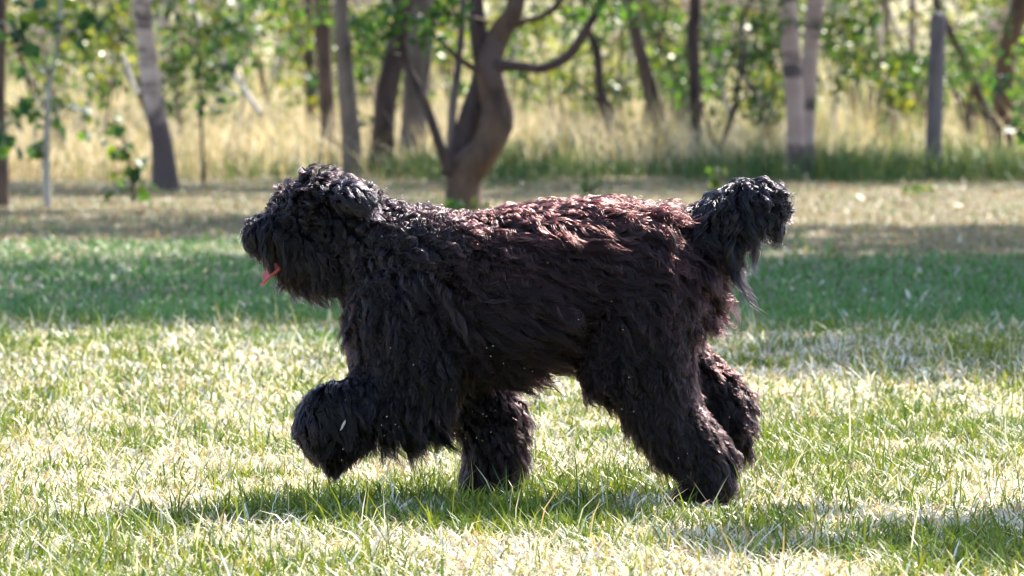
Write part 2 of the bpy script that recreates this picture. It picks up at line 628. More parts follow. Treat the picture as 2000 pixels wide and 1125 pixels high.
def tree(name, label, path, D, mat, widths, group=None, above=3.5, crown=None, limbs=(), clusters=(), cat='tree', pal='green', leaf=0.085):
    """path: photo positions from the foot up; the trunk goes on above the frame and carries a crown there"""
    pts = [W(px, py, D) for px, py in path]
    pts[0].z = float(ground_z(pts[0].x, D)) - 0.05
    rad = [w * 0.5 * D / F_PX for w in widths]
    rad[0] *= 1.12
    if above:
        up = (pts[-1] - pts[-2]).normalized()
        up = (up + Vector((0, 0, 1.5))).normalized()
        top = pts[-1]
        for k in range(1, 4):
            top = top + up * (above / 3) + Vector((random.uniform(-.12, .12), random.uniform(-.12, .12), 0))
            pts.append(top)
            rad.append(rad[len(path) - 1] * (1 - 0.27 * k))
    root = empty(name, (pts[0].x, D, float(ground_z(pts[0].x, D))))
    tag(root, label, cat, group)
    tr = tube('trunk', pts, rad, mat, root, sides=14)
    for lp, lw, lm in limbs:
        q = [W(a, b, D + dd) for a, b, dd in lp]
        if lp[-1][1] <= 5:                       # leaves the frame: carry on upwards
            dirv = (q[-1] - q[-2]).normalized()
            for k in range(1, 4):
                q.append(q[-1] + (dirv + Vector((0, 0, 0.35 * k))).normalized() * 0.5)
        rr = [w * 0.5 * D / F_PX for w in lw]
        while len(rr) < len(q):
            rr.append(rr[-1] * 0.8)
        tube('limb', q, rr, lm or mat, root, sides=10)
    allc = []
    for (px, py, dd, spread, n) in clusters:
        c = W(px, py, D + dd)
        # twig from the trunk, from a little above, out to the cluster
        zs = c.z + random.uniform(0.15, 0.4)
        best = min(pts, key=lambda p: abs(p.z - zs))
        if best is pts[0]:
            best = pts[1]
        m = (best + c) * 0.5 + Vector((0, 0, 0.12))
        tube('twig', [best, m, c], [0.012, 0.008, 0.003], mat, root, sides=6, bump=0.02, per=5)
        r = spread * D / F_PX
        cp = clump_points(c, r, int(n * 1.6), 0.8)
        allc.append(cp)
    if allc:
        o = leaves_obj('low_foliage', np.concatenate(allc), leaf * 0.9, pal, root)
        o['kind'] = 'stuff'
    if crown:
        cen, rd, n, ncl = crown
        cc, pp = crown_points(cen, rd, n, ncl)
        o = leaves_obj('crown', pp, 0.13, pal, root)
        o['kind'] = 'stuff'
        for k in range(0, ncl, 3):
            s = pts[-2 if k % 2 else -3]
            c = Vector(cc[k])
            tube('branch', [s, (s + c) * 0.5 + Vector((0, 0, 0.2)), c], [0.035, 0.024, 0.008], mat, root, sides=6, per=4)
    return root


def crown_over(px, D, z, rx, ry, rz, n, ncl, dx=0):
    return ((W(px, 100, D).x + dx, D, z), (rx, ry, rz), n, ncl)


# main forked tree close to the lawn
tree('forked_tree', 'thick forked tree with low curving limbs right behind the dog\'s shoulder',
     [(905, 412), (905, 370), (912, 332), (945, 296), (972, 245), (966, 190), (957, 140), (962, 100), (985, 50), (1008, 0)], 36.0, B_ORANGE,
     [82, 70, 70, 66, 62, 54, 54, 50, 40, 36], above=2.2,
     crown=((0.0, 37.6, 4.5), (2.9, 2.6, 1.0), 6500, 60),
     limbs=[([(885, 345, 0.05), (905, 280, .12), (925, 210, .12), (940, 140, .08), (935, 70, 0.05), (930, 0, 0.1)], [52, 50, 44, 36, 34, 30], B_DARK),
            ([(885, 340, -.05), (868, 310, -.1), (832, 205, -.15), (792, 115, -.15), (772, 0, -.2)], [24, 20, 17, 16, 15], B_DARK),
            ([(792, 115, -.15), (765, 105, -.15), (728, 102, -.2)], [9, 7, 5], B_DARK),
            ([(880, 300, .1), (884, 215, .15), (895, 130, .2), (905, 0, .2)], [20, 17, 16, 14], B_GREY),
            ([(965, 128, -.05), (1010, 128, -.08), (1060, 133, -.1), (1110, 108, -.12), (1150, 50, -.15), (1178, 0, -.2)], [24, 20, 20, 19, 17, 16], B_DARK),
            ([(985, 58, 0), (1020, 42, 0.05), (1062, 30, .1), (1095, 0, .15)], [15, 13, 11, 10], B_DARK),
            ([(930, 138, -.05), (885, 105, -.1), (842, 62, -.1)], [13, 10, 7], B_DARK)],
     clusters=[(830, 60, -.3, 60, 34), (760, 30, -.4, 50, 26), (880, 20, -.2, 50, 22), (1185, 20, -.3, 60, 30), (1120, 40, .3, 50, 14), (730, 80, -.3, 40, 20)])

# left
tree('edge_tree', 'dark trunk cut off by the left edge of the picture', [(-4, 402), (-2, 300), (-6, 180), (-2, 0)], 37.0, B_BROWN, [42, 36, 30, 28],
     crown=crown_over(-4, 37.6, 4.4, 2.2, 1.5, 0.9, 4200, 36))
tree('birch_tree', 'pale banded birch leaning left, standing in front of the dog\'s nose side',
     [(326, 372), (318, 300), (303, 215), (290, 120), (277, 0)], 41.4, B_BIRCH, [50, 44, 40, 37, 33],
     crown=crown_over(300, 40.0, 5.2, 2.1, 1.9, 1.0, 4200, 36), pal='yellow',
     clusters=[(390, 60, .5, 70, 24), (330, 20, .4, 60, 20), (250, 60, .6, 60, 20)])
tree('slender_tree', 'brown straight trunk, left of the close pair above the dog\'s head', [(645, 345), (641, 250), (634, 120), (630, 0)], 47.0, B_BROWN, [36, 33, 31, 30],
     crown=crown_over(630, 47, 4.8, 1.6, 1.4, 1.0, 1300, 18), clusters=[(600, 40, -.5, 60, 24), (520, 20, -.3, 60, 24), (560, 90, .5, 50, 14)])
tree('slender_tree', 'greyish straight trunk, right of the close pair above the dog\'s head', [(690, 352), (684, 250), (674, 120), (666, 0)], 45.0, B_GREY, [40, 36, 33, 30],
     crown=crown_over(670, 45, 5.4, 1.5, 1.4, 1.0, 1200, 16), clusters=[(715, 50, -.4, 40, 22), (712, 150, .3, 22, 10), (712, 240, .3, 18, 8)])
tree('dark_tree', 'dark brown trunk leaning right between the close pair and the grey trunk', [(743, 350), (748, 260), (758, 170), (778, 70), (792, 0)], 45.5, B_DARK, [50, 46, 44, 38, 34],
     crown=crown_over(790, 45.5, 4.4, 1.5, 1.4, 0.9, 1100, 16), clusters=[(740, 60, -.4, 50, 26), (712, 110, -.5, 40, 18)])
tree('grey_tree', 'smooth thick grey trunk just left of the forked tree', [(806, 345), (808, 240), (816, 140), (822, 60), (826, 0)], 45.8, B_GREY, [56, 54, 52, 50, 46],
     crown=crown_over(826, 45.8, 5.8, 1.8, 1.5, 1.0, 1500, 18))
# right
tree('crooked_tree', 'thin crooked trunk first to the right of the forked tree', [(1202, 345), (1198, 290), (1188, 225), (1172, 170), (1166, 100), (1150, 60), (1140, 0)], 46.5, B_DARK, [22, 20, 20, 18, 17, 13, 11],
     above=2.0, limbs=[([(1190, 235, 0), (1160, 190, 0), (1130, 165, .1)], [10, 8, 5], None)], clusters=[(1110, 165, .2, 36, 14), (1225, 250, .3, 36, 10)], pal='mixed')
tree('slanting_tree', 'dark trunk slanting up to the left above the dog\'s rump', [(1304, 342), (1290, 260), (1272, 180), (1250, 100), (1235, 30), (1228, 0)], 47.0, B_BROWN, [34, 30, 30, 26, 24, 22],
     crown=crown_over(1225, 47, 4.6, 1.5, 1.4, 1.0, 1100, 16), clusters=[(1225, 20, -.3, 50, 24), (1290, 40, .3, 50, 20)])
tree('upright_tree', 'slim upright dark trunk above the base of the dog\'s tail', [(1356, 342), (1360, 250), (1356, 150), (1354, 60), (1357, 0)], 47.0, B_DARK, [28, 26, 25, 24, 22],
     crown=crown_over(1357, 47, 5.0, 1.4, 1.3, 1.0, 1000, 14), clusters=[(1420, 20, -.2, 60, 26), (1400, 80, .3, 40, 14)])
tree('bushy_sapling', 'thin forking sapling between the upright trunk and the birch pair', [(1412, 345), (1402, 310), (1418, 260), (1440, 180), (1450, 100), (1452, 40)], 46.0, B_DARK, [13, 12, 10, 9, 7, 6],
     above=0.8, limbs=[([(1404, 300, 0), (1385, 255, 0), (1370, 200, .1)], [8, 6, 4], None), ([(1418, 260, 0), (1445, 200, -.1), (1480, 150, -.2)], [7, 5, 4], None)],
     clusters=[(1460, 190, 0, 50, 26), (1482, 215, -.2, 36, 20), (1430, 130, .2, 50, 20), (1475, 90, .2, 50, 20), (1395, 230, .3, 30, 8)], pal='dark', leaf=0.08)
tree('birch_tree', 'pinkish banded birch, left stem of the touching birch pair', [(1556, 352), (1554, 260), (1550, 170), (1544, 80), (1539, 0)], 44.0, B_BIRCH2, [42, 38, 36, 36, 34],
     crown=crown_over(1535, 44, 5.2, 1.6, 1.5, 1.0, 1300, 18), pal='yellow', clusters=[(1500, 40, -.3, 50, 24), (1510, 130, .3, 40, 14)])
tree('birch_tree', 'whitish banded birch, right stem of the touching birch pair', [(1578, 350), (1576, 260), (1578, 170), (1585, 80), (1592, 0)], 44.6, B_BIRCH2, [32, 31, 33, 34, 34],
     crown=crown_over(1700, 46, 5.0, 2.2, 1.8, 1.0, 3200, 30), pal='yellow', clusters=[(1640, 40, -.3, 60, 30), (1660, 110, .4, 50, 20), (1625, 170, .2, 40, 16)])
tree('leaning_tree', 'thin dark trunk leaning left behind the wooden post', [(1938, 318), (1930, 240), (1905, 170), (1880, 110), (1850, 50), (1828, 0)], 52.0, B_DARK, [20, 19, 19, 18, 16, 15],
     above=2.0, crown=crown_over(1815, 50, 4.6, 2.2, 2.0, 1.0, 3000, 30), limbs=[([(1930, 235, 0), (1880, 200, 0), (1840, 130, .2)], [9, 8, 6], None)],
     clusters=[(1960, 220, -.4, 50, 22), (1975, 150, -.4, 50, 22), (1890, 60, .3, 60, 20)], pal='mixed')
tree('brown_tree', 'reddish brown trunk near the top right corner', [(1955, 330), (1958, 230), (1966, 120), (1982, 40), (1994, 0)], 49.0, B_ORANGE, [42, 40, 40, 38, 36],
     crown=crown_over(2040, 48, 4.8, 2.4, 2.2, 1.0, 4500, 40), clusters=[(1990, 190, -.6, 36, 16), (1930, 40, -.4, 60, 22)])


# saplings with separate big leaves close to the lawn on the left
def leaf_mesh():
    me = bpy.data.meshes.new('leaf')
    out = [(0, 0), (0.22, 0.12), (0.38, 0.32), (0.36, 0.52), (0.2, 0.78), (0, 1.0)]
    mid = [(0, y) for y in (0.0, 0.12, 0.32, 0.52, 0.78, 1.0)]
    V, Fc = [], []
    for x, y in out:
        V.append((x, y, 0.16 * x - 0.12 * y * y))
    for x, y in out:
        V.append((-x, y, 0.16 * x - 0.12 * y * y))
    for x, y in mid:
        V.append((0, y, -0.12 * y * y))
    for i in range(5):
        Fc.append((12 + i, i, i + 1, 13 + i))
        Fc.append((6 + i, 12 + i, 13 + i, 7 + i))
    me.from_pydata(V, [], Fc)
    me.validate()
    me.materials.append(M_LEAFOBJ)
    return me


LEAF = leaf_mesh()


def leafy_sapling(name, label, D, stem, widths, twigs, size, mat):
    pts = [W(a, b, D) for a, b in stem]
    pts[0].z = -0.03
    root = empty(name, (pts[0].x, D, 0))
    tag(root, label, 'sapling')
    tube('stem', pts, [w * 0.5 * D / F_PX for w in widths], mat, root, sides=9)
    for tw, n in twigs:
        q = [W(a, b, D + dd) for a, b, dd in tw]
        t = tube('twig', q, [0.009] + [0.006] * (len(q) - 2) + [0.003], mat, root, sides=6, bump=0.02)
        P, _ = catmull(q, [1] * len(q), 8)
        n = int(n * 1.7)
        for k in range(n):
            p = Vector(P[int((0.15 + 0.85 * (k + random.random()) / n) * (len(P) - 1))])
            p += Vector((random.gauss(0, .035), random.gauss(0, .07), random.gauss(0, .04)))
            o = bpy.data.objects.new('leaf', LEAF)
            s = size * random.uniform(0.7, 1.2)
            ang = random.uniform(0, 6.28)
            d = Vector((math.cos(ang) * 0.8, math.sin(ang) * 0.8, random.uniform(-1.3, 0.15))).normalized()
            side = d.cross(Vector((random.gauss(0, .5), random.gauss(0, .5), 1))).normalized()
            up = side.cross(d)
            M = Matrix((side, d, up)).transposed().to_4x4()
            M = Matrix.Translation(p) @ M @ Matrix.Scale(s, 4)
            COL.objects.link(o)
            o.parent = t
            o.matrix_basis = M


leafy_sapling('poplar_sapling', 'pale thin sapling with large dark leaves at the left edge', 36.5,
              [(94, 408), (90, 320), (92, 230), (98, 160), (112, 90), (120, 0), (122, -120)], [17, 15, 12, 10, 8, 7, 5],
              [([(98, 160, 0), (60, 120, -.1), (30, 60, -.2), (0, 40, -.2)], 13), ([(112, 90, 0), (140, 60, -.1), (155, 70, -.2), (150, 110, -.2)], 8),
               ([(112, 60, 0), (80, 20, -.1), (40, 15, -.2)], 11), ([(92, 250, 0), (120, 215, 0), (165, 215, -.1), (165, 270, -.15)], 10),
               ([(92, 240, 0), (60, 215, -.1), (20, 230, -.2), (5, 290, -.2)], 14), ([(90, 300, 0), (70, 285, 0), (65, 300, -.1)], 5),
               ([(118, 30, 0), (160, 20, .1), (200, 40, .1)], 8)], 0.115, B_PALE)
leafy_sapling('poplar_sapling', 'low leafy shoot just left of the leaning birch foot', 38.0,
              [(262, 392), (258, 350), (248, 300), (232, 250), (220, 225)], [8, 7, 6, 5, 4],
              [([(248, 300, 0), (230, 285, 0), (210, 300, -.1)], 5), ([(258, 350, 0), (240, 335, -.1), (222, 345, -.15), (232, 370, -.15)], 9),
               ([(256, 345, 0), (270, 315, 0), (262, 290, -.1)], 6), ([(232, 250, 0), (215, 240, 0), (200, 262, 0)], 5), ([(258, 360, 0), (275, 350, 0), (280, 372, 0)], 5)], 0.10, B_DARK)
leafy_sapling('poplar_sapling', 'small leafy sapling between the leaning birch and the dog\'s head', 43.0,
              [(398, 375), (396, 300), (392, 220), (388, 150), (386, 80), (380, 0), (378, -80)], [7, 6, 6, 5, 5, 4, 3],
              [([(392, 215, 0), (402, 190, 0), (395, 205, -.1)], 5), ([(388, 150, 0), (430, 130, .1), (470, 110, .1)], 9), ([(386, 90, 0), (350, 80, 0), (320, 100, 0)], 7),
               ([(384, 60, 0), (430, 40, 0), (480, 50, .2)], 10), ([(390, 170, 0), (440, 165, 0), (478, 100, 0)], 7)], 0.085, B_DARK)
leafy_sapling('poplar_sapling', 'leafy sapling hanging large leaves at the right edge', 41.0,
              [(2040, 390), (2036, 280), (2030, 180), (2020, 90), (2015, 0), (2012, -80)], [9, 8, 7, 6, 5, 4],
              [([(2034, 270, 0), (2000, 250, 0), (1975, 265, -.1)], 7), ([(2030, 180, 0), (1995, 160, 0), (1955, 150, -.1), (1940, 175, -.1)], 8),
               ([(2020, 90, 0), (1990, 90, 0), (1960, 110, 0)], 6), ([(2030, 220, 0), (2000, 205, 0), (1970, 215, 0)], 6)], 0.10, B_DARK)


# ------------------------------------------------------------------ wooden post
def build_post():
    D = 45.0
    b, t = W(1820, 348, D), W(1833, 24, D)
    b.z = -0.1
    d = t - b
    r = 0.066
    pts = [b, b + d * 0.35, b + d * 0.7, b + d * 0.955, b + d * 0.985, t]
    root = tube('fence_post', pts, [r, r * 1.0, r * 0.98, r * 0.97, r * 0.84, r * 0.45], B_POST, None, sides=18, bump=0.018, per=5)
    tag(root, 'weathered grey round wooden post standing at the edge of the wood', 'post')


build_post()


# ------------------------------------------------------------------ background wood
def dead_stem(label, pts, D, w, mat=B_PALE):
    q = [W(a, b, D + dd) for a, b, dd in pts]
    o = tube('dead_stem', q, [w * .5 * D / F_PX] * len(q), mat, None, sides=8, bump=0.04)
    tag(o, label, 'dead branch')


dead_stem('bright bleached dead stem slanting down above the dry grass left', [(508, 222, 0), (470, 165, .3), (430, 110, .6), (395, 55, 1.0), (370, 0, 1.3)], 49, 11)
dead_stem('short pale dead stick slanting beside the leaning birch', [(268, 185, 0), (252, 140, .2), (238, 105, .3)], 46, 8)
dead_stem('thin pale dead twig crossing low behind the bright stem', [(455, 190, 0), (425, 165, .2), (395, 150, .3)], 51, 7)

MARKS = [(-400, 'the left edge trunk'), (0, 'the left edge trunk'), (92, 'the pale sapling'), (305, 'the leaning birch'), (640, 'the trunk pair'), (715, 'the dark trunk'),
         (780, 'the grey trunk'), (840, 'the forked tree'), (1000, 'the forked tree'), (1190, 'the crooked trunk'), (1280, 'the slanting trunk'), (1357, 'the upright trunk'),
         (1540, 'the birch pair'), (1600, 'the birch pair'), (1825, 'the wooden post'), (1925, 'the thin trunk'), (2500, 'the right edge')]
PENDING = {}


def place_phrase(px):
    for (a, na), (b, nb) in zip(MARKS, MARKS[1:]):
        if a <= px < b:
            if na == nb:
                return 'at ' + na if px < 0 else 'behind ' + na
            return 'between %s and %s' % (na, nb)
    return 'at the right edge'


def pend(o, kind, px):
    PENDING.setdefault((kind, place_phrase(px)), []).append((px, o))


def settle_labels():
    ords = ['leftmost', 'second from left', 'third from left', 'fourth from left', 'fifth from left', 'sixth from left', 'seventh from left', 'eighth from left', 'ninth from left', 'tenth from left', 'eleventh from left', 'twelfth from left']
    for (kind, place), lst in PENDING.items():
        lst.sort(key=lambda t: t[0])
        for i, (px, o) in enumerate(lst):
            o['label'] = '%s %s%s' % (kind, place, ', ' + ords[min(i, 11)] if len(lst) > 1 else '')


LBL = 'slender blurred young tree far back in the sunlit wood'
for k in range(70):
    D = random.uniform(54, 92) if k < 40 else random.uniform(49, 60)
    px = random.uniform(-60, 2060)
    lean = random.gauss(0, 45 if k < 40 else 95)
    yb = 78 + F_PX * (CAM_Z - float(ground_z(0, D))) / D
    w = (random.uniform(9, 30) if k < 40 else random.uniform(5, 13)) * 45 / D
    mat = random.choice([B_BROWN, B_GREY, B_PALE, B_DARK, B_BIRCH, B_PALE] if k < 40 else [B_PALE, B_PALE, B_BIRCH, B_DARK, B_BROWN])
    cl = []
    for c in range(random.randint(3, 6) if k < 40 else random.randint(7, 11)):
        cl.append((px + random.gauss(0, 70), (random.uniform(-60, 190) if k < 40 else -40 + 260 * random.random() ** 1.4), random.uniform(-.6, .6), random.uniform(30, 70) * 50 / D, random.randint(10, 26)))
    tone = {'bark_brown': 'brown', 'bark_grey': 'grey', 'bark_pale': 'pale', 'bark_dark': 'dark', 'bark_birch': 'banded'}[mat.name]
    yt = tree('young_tree', LBL, [(px, yb), (px + lean * .4, yb * .6), (px + lean * .8, 60), (px + lean, 0)], D, mat, [w * 1.2, w, w * .9, w * .8],
         group='young trees in the wood behind', above=2.0, clusters=cl, pal=random.choice(['yellow', 'mixed', 'green', 'yellow', 'dark']), leaf=0.09,
         crown=crown_over(px + lean, D, random.uniform(3.0, 4.2), 1.1, 1.0, .7, 420, 8) if k % 2 else None)
    pend(yt, tone + ' far young tree', px)


def shrub(label, px, D, h, wpx, n, pal):
    b = W(px, 78 + F_PX * (CAM_Z - float(ground_z(0, D))) / D, D)
    root = empty('shrub', b)
    tag(root, label, 'shrub', 'shrubs in the wood behind')
    if label.startswith('blurred'):
        pend(root, 'blurred far leafy shrub', px)
    r = wpx * D / F_PX
    ends = []
    for k in range(6):
        a = random.uniform(0, 6.28)
        e = b + Vector((math.cos(a) * r * random.uniform(.3, .9), math.sin(a) * r * .6, h * random.uniform(.5, 1)))
        tube('stem', [b, b + (e - b) * .5 + Vector((0, 0, .1)), e], [.014, .01, .004], B_DARK, root, sides=6, bump=.02, per=4)
        ends.append(e)
    pts = np.concatenate([clump_points(e, r * 0.55, n // 6, 0.8) for e in ends])
    o = leaves_obj('foliage', pts, 0.075, pal, root)
    o['kind'] = 'stuff'


for k in range(26):
    px = random.uniform(-40, 2040)
    right = px > 1150
    shrub('blurred leafy shrub among the far trunks of the wood', px, random.uniform(58, 88), random.uniform(0.7, 1.7), random.uniform(40, 110), random.randint(70, 170),
          random.choice(['yellow', 'mixed', 'green'] if right else ['yellow', 'mixed']))
for k in range(16):
    px = random.uniform(1060, 2040)
    shrub('blurred leafy shrub behind the verge', px, random.uniform(48.5, 57), random.uniform(0.45, 1.15), random.uniform(40, 85), random.randint(110, 200), random.choice(['yellow', 'mixed', 'green', 'yellow']))
shrub('bright yellow-green shrub between the birch pair and the post', 1700, 56, 1.1, 85, 300, 'yellow')


settle_labels()


def far_wood():
    n = 30000
    D = RNG.uniform(84, 118, n)
    half = D * 1000 / F_PX + 4
    x = RNG.uniform(-1, 1, n) * half
    z = ground_z(x, D) + RNG.random(n) ** 1.3 * 4.2
    dens = fnoise(x * 0.8, z * 1.5 + D * 0.05, 0.9, 90)
    k = dens > 0.36
    o = leaves_obj('far_woodland', np.stack([x, D, z], 1)[k], 0.17, 'far')
    tag(o, 'hazy mass of leaves closing the wood at the back', 'woodland', kind='stuff')


far_wood()

# ------------------------------------------------------------------ shade trees standing outside the picture
def big_tree(name, label, base, h, crown_c, crown_r, n, ncl, r0, more=()):
    root = empty(name, (base[0], base[1], 0))
    tag(root, label, 'tree')
    b = Vector((base[0], base[1], -.1))
    c = Vector(crown_c)
    fork = Vector((base[0] * .9 + c.x * .1, base[1] * .9 + c.y * .1, h))
    tube('trunk', [b, b + (fork - b) * .5 + Vector((.05, 0, 0)), fork, fork * .55 + c * .45, c], [r0 * 1.2, r0, r0 * .85, r0 * .6, r0 * .25], B_BROWN, root, sides=14)
    cc, pp = crown_points(crown_c, crown_r, n, ncl, 0.2)
    for c2, r2, n2, k2 in more:
        ca, pa = crown_points(c2, r2, n2, k2, 0.26)
        cc, pp = np.concatenate([cc, ca]), np.concatenate([pp, pa])
    o = leaves_obj('crown', pp, 0.16, 'green', root)
    o['kind'] = 'stuff'
    for k in range(0, len(cc), 2):
        e = Vector(cc[k])
        tube('branch', [fork, (fork + e) * .5 + Vector((0, 0, .3)), e], [r0 * .4, r0 * .25, .01], B_BROWN, root, sides=6, per=4)


big_tree('shade_tree', 'broad tree outside the right edge that shades the middle lawn', (6.2, 31.2), 3.6, (4.7, 31.9, 7.3), (5.2, 4.1, 1.5), 21000, 270, 0.2,
         more=[((5.4, 27.6, 7.0), (2.6, 2.6, 1.2), 7500, 80), ((6.1, 37.2, 7.0), (2.2, 3.2, 1.0), 4500, 60)])
big_tree('small_tree', 'small tree outside the right edge that shades the near lawn corner', (3.1, 15.7), 1.9, (2.8, 15.55, 3.3), (0.85, 0.62, 0.5), 2800, 30, 0.05)


# ------------------------------------------------------------------ weeds and fallen leaves
def weed(name, label, px, py, h, n, pal, spread=0.05):
    D = F_PX * CAM_Z / (py - 78) if py > 100 else 45
    b = W(px, py, D)
    b.z = 0
    root = empty(name, b)
    tag(root, label, 'weed')
    pts = []
    for k in range(3):
        e = b + Vector((random.gauss(0, spread), random.gauss(0, spread), h * random.uniform(.75, 1)))
        tube('stem', [b, (b + e) * .5 + Vector((.01, 0, 0)), e], [.005, .004, .002], B_DARK if pal != 'yellow' else B_PALE, root, sides=6, per=3, bump=.02)
        for j in range(n // 3):
            t = random.uniform(.25, 1)
            pts.append(b + (e - b) * t + Vector((random.gauss(0, .035), random.gauss(0, .035), random.gauss(0, .02))))
    o = leaves_obj('foliage', np.array(pts), 0.085, pal, root)
    o['kind'] = 'stuff'


weed('leafy_weed', 'small green weed at the foot of the forked tree', 893, 428, 0.12, 15, 'green')
weed('leafy_weed', 'low green sprout right of the forked tree foot', 935, 425, 0.10, 12, 'yellow')
weed('leafy_weed', 'bright yellow-green sprout in front of the wooden post', 1802, 384, 0.10, 18, 'yellow', .06)
weed('leafy_weed', 'yellow-green sprout rising behind the base of the dog\'s tail', 1392, 384, 0.22, 18, 'yellow', .04)
weed('leafy_weed', 'pale weed rising behind the middle of the dog\'s back', 1152, 384, 0.18, 15, 'yellow', .04)
for px, py, txt in [(1340 + 600, 388, 'fallen leaf on the brown strip at the far right'), (1690, 402, 'pale fallen leaf lying right of the dog\'s tail tip'),
                    (1765, 395, 'fallen leaf below the wooden post'), (72, 425, 'reddish fallen leaf at the far left of the brown strip'),
                    (280, 432, 'fallen leaf on the brown strip left of the dog\'s nose'), (1620, 378, 'fallen leaf under the birch pair'), (1880, 415, 'fallen leaf on the shaded strip at the right')]:
    D = F_PX * CAM_Z / (py - 78)
    p = W(px, py, D)
    o = bpy.data.objects.new('fallen_leaf', LEAF.copy())
    o.data.materials.clear()
    o.data.materials.append(M_FALLEN)
    COL.objects.link(o)
    o.location = (p.x, p.y, 0.035)
    o.rotation_euler = (random.uniform(.2, .7), random.uniform(-.4, .4), random.uniform(0, 6.28))
    o.scale = (0.075, 0.075, 0.075)
    tag(o, txt, 'leaf', 'fallen leaves along the tree line')

# ------------------------------------------------------------------ the dog
DOG_D = 13.36
# region: flow (x back, y, z), hair length, lift, wave amplitude, waves, gravity
REG = {
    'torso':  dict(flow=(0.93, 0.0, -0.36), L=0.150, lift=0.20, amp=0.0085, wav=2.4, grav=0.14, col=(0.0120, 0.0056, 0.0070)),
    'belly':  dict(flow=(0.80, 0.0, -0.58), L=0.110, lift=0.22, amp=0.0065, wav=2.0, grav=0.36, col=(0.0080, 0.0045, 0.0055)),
    'neck':   dict(flow=(0.60, 0.0, -0.75), L=0.115, lift=0.26, amp=0.0115, wav=2.8, grav=0.18, col=(0.0075, 0.0056, 0.0075)),
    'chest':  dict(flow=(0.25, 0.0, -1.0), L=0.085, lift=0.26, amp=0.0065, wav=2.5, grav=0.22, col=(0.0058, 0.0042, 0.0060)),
    'skull':  dict(flow=(0.25, 0.0, -0.25), L=0.055, lift=0.46, amp=0.0110, wav=1.7, grav=0.2, col=(0.0058, 0.0042, 0.0052)),
    'muzzle': dict(flow=(0.14, 0.0, -1.0), L=0.062, lift=0.14, amp=0.0018, wav=0.9, grav=0.4, col=(0.0050, 0.0040, 0.0056)),
    'cheek':  dict(flow=(0.24, 0.0, -1.0), L=0.058, lift=0.24, amp=0.0055, wav=1.5, grav=0.4, col=(0.0050, 0.0040, 0.0056)),
    'jaw':    dict(flow=(0.45, 0.0, -0.88), L=0.046, lift=0.28, amp=0.0040, wav=1.3, grav=0.5, col=(0.0050, 0.0040, 0.0056)),
    'ear':    dict(flow=(0.75, 0.0, -0.35), L=0.036, lift=0.12, amp=0.0012, wav=1.2, grav=0.2, col=(0.0062, 0.0056, 0.0080)),
    'rump':   dict(flow=(0.76, 0.0, -0.64), L=0.140, lift=0.23, amp=0.0125, wav=2.2, grav=0.18, col=(0.0135, 0.0064, 0.0078)),
    'thigh':  dict(flow=(0.40, 0.0, -0.90), L=0.105, lift=0.20, amp=0.0068, wav=2.6, grav=0.2, col=(0.0095, 0.0052, 0.0064)),
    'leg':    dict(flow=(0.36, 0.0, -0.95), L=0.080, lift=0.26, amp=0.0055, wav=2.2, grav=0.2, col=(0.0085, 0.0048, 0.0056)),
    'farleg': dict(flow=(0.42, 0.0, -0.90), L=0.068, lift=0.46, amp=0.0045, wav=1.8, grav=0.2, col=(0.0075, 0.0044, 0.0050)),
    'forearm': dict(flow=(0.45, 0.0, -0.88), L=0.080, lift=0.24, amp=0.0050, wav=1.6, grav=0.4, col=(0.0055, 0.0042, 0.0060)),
    'paw':    dict(flow=(0.06, 0.0, -1.0), L=0.048, lift=0.20, amp=0.0020, wav=0.9, grav=0.3, col=(0.0054, 0.0042, 0.0056)),
    'foot':   dict(flow=(-0.06, 0.0, -1.0), L=0.040, lift=0.28, amp=0.002, wav=1.0, grav=0.3, col=(0.0058, 0.0042, 0.0050)),
    'tail':   dict(flow=(0.22, 0.0, -1.0), L=0.100, lift=0.34, amp=0.0085, wav=1.7, grav=0.45, col=(0.0050, 0.0043, 0.0062)),
    'tailbase': dict(flow=(0.55, 0.0, -0.80), L=0.090, lift=0.26, amp=0.0105, wav=2.0, grav=0.4, col=(0.0058, 0.0048, 0.0062)),
}
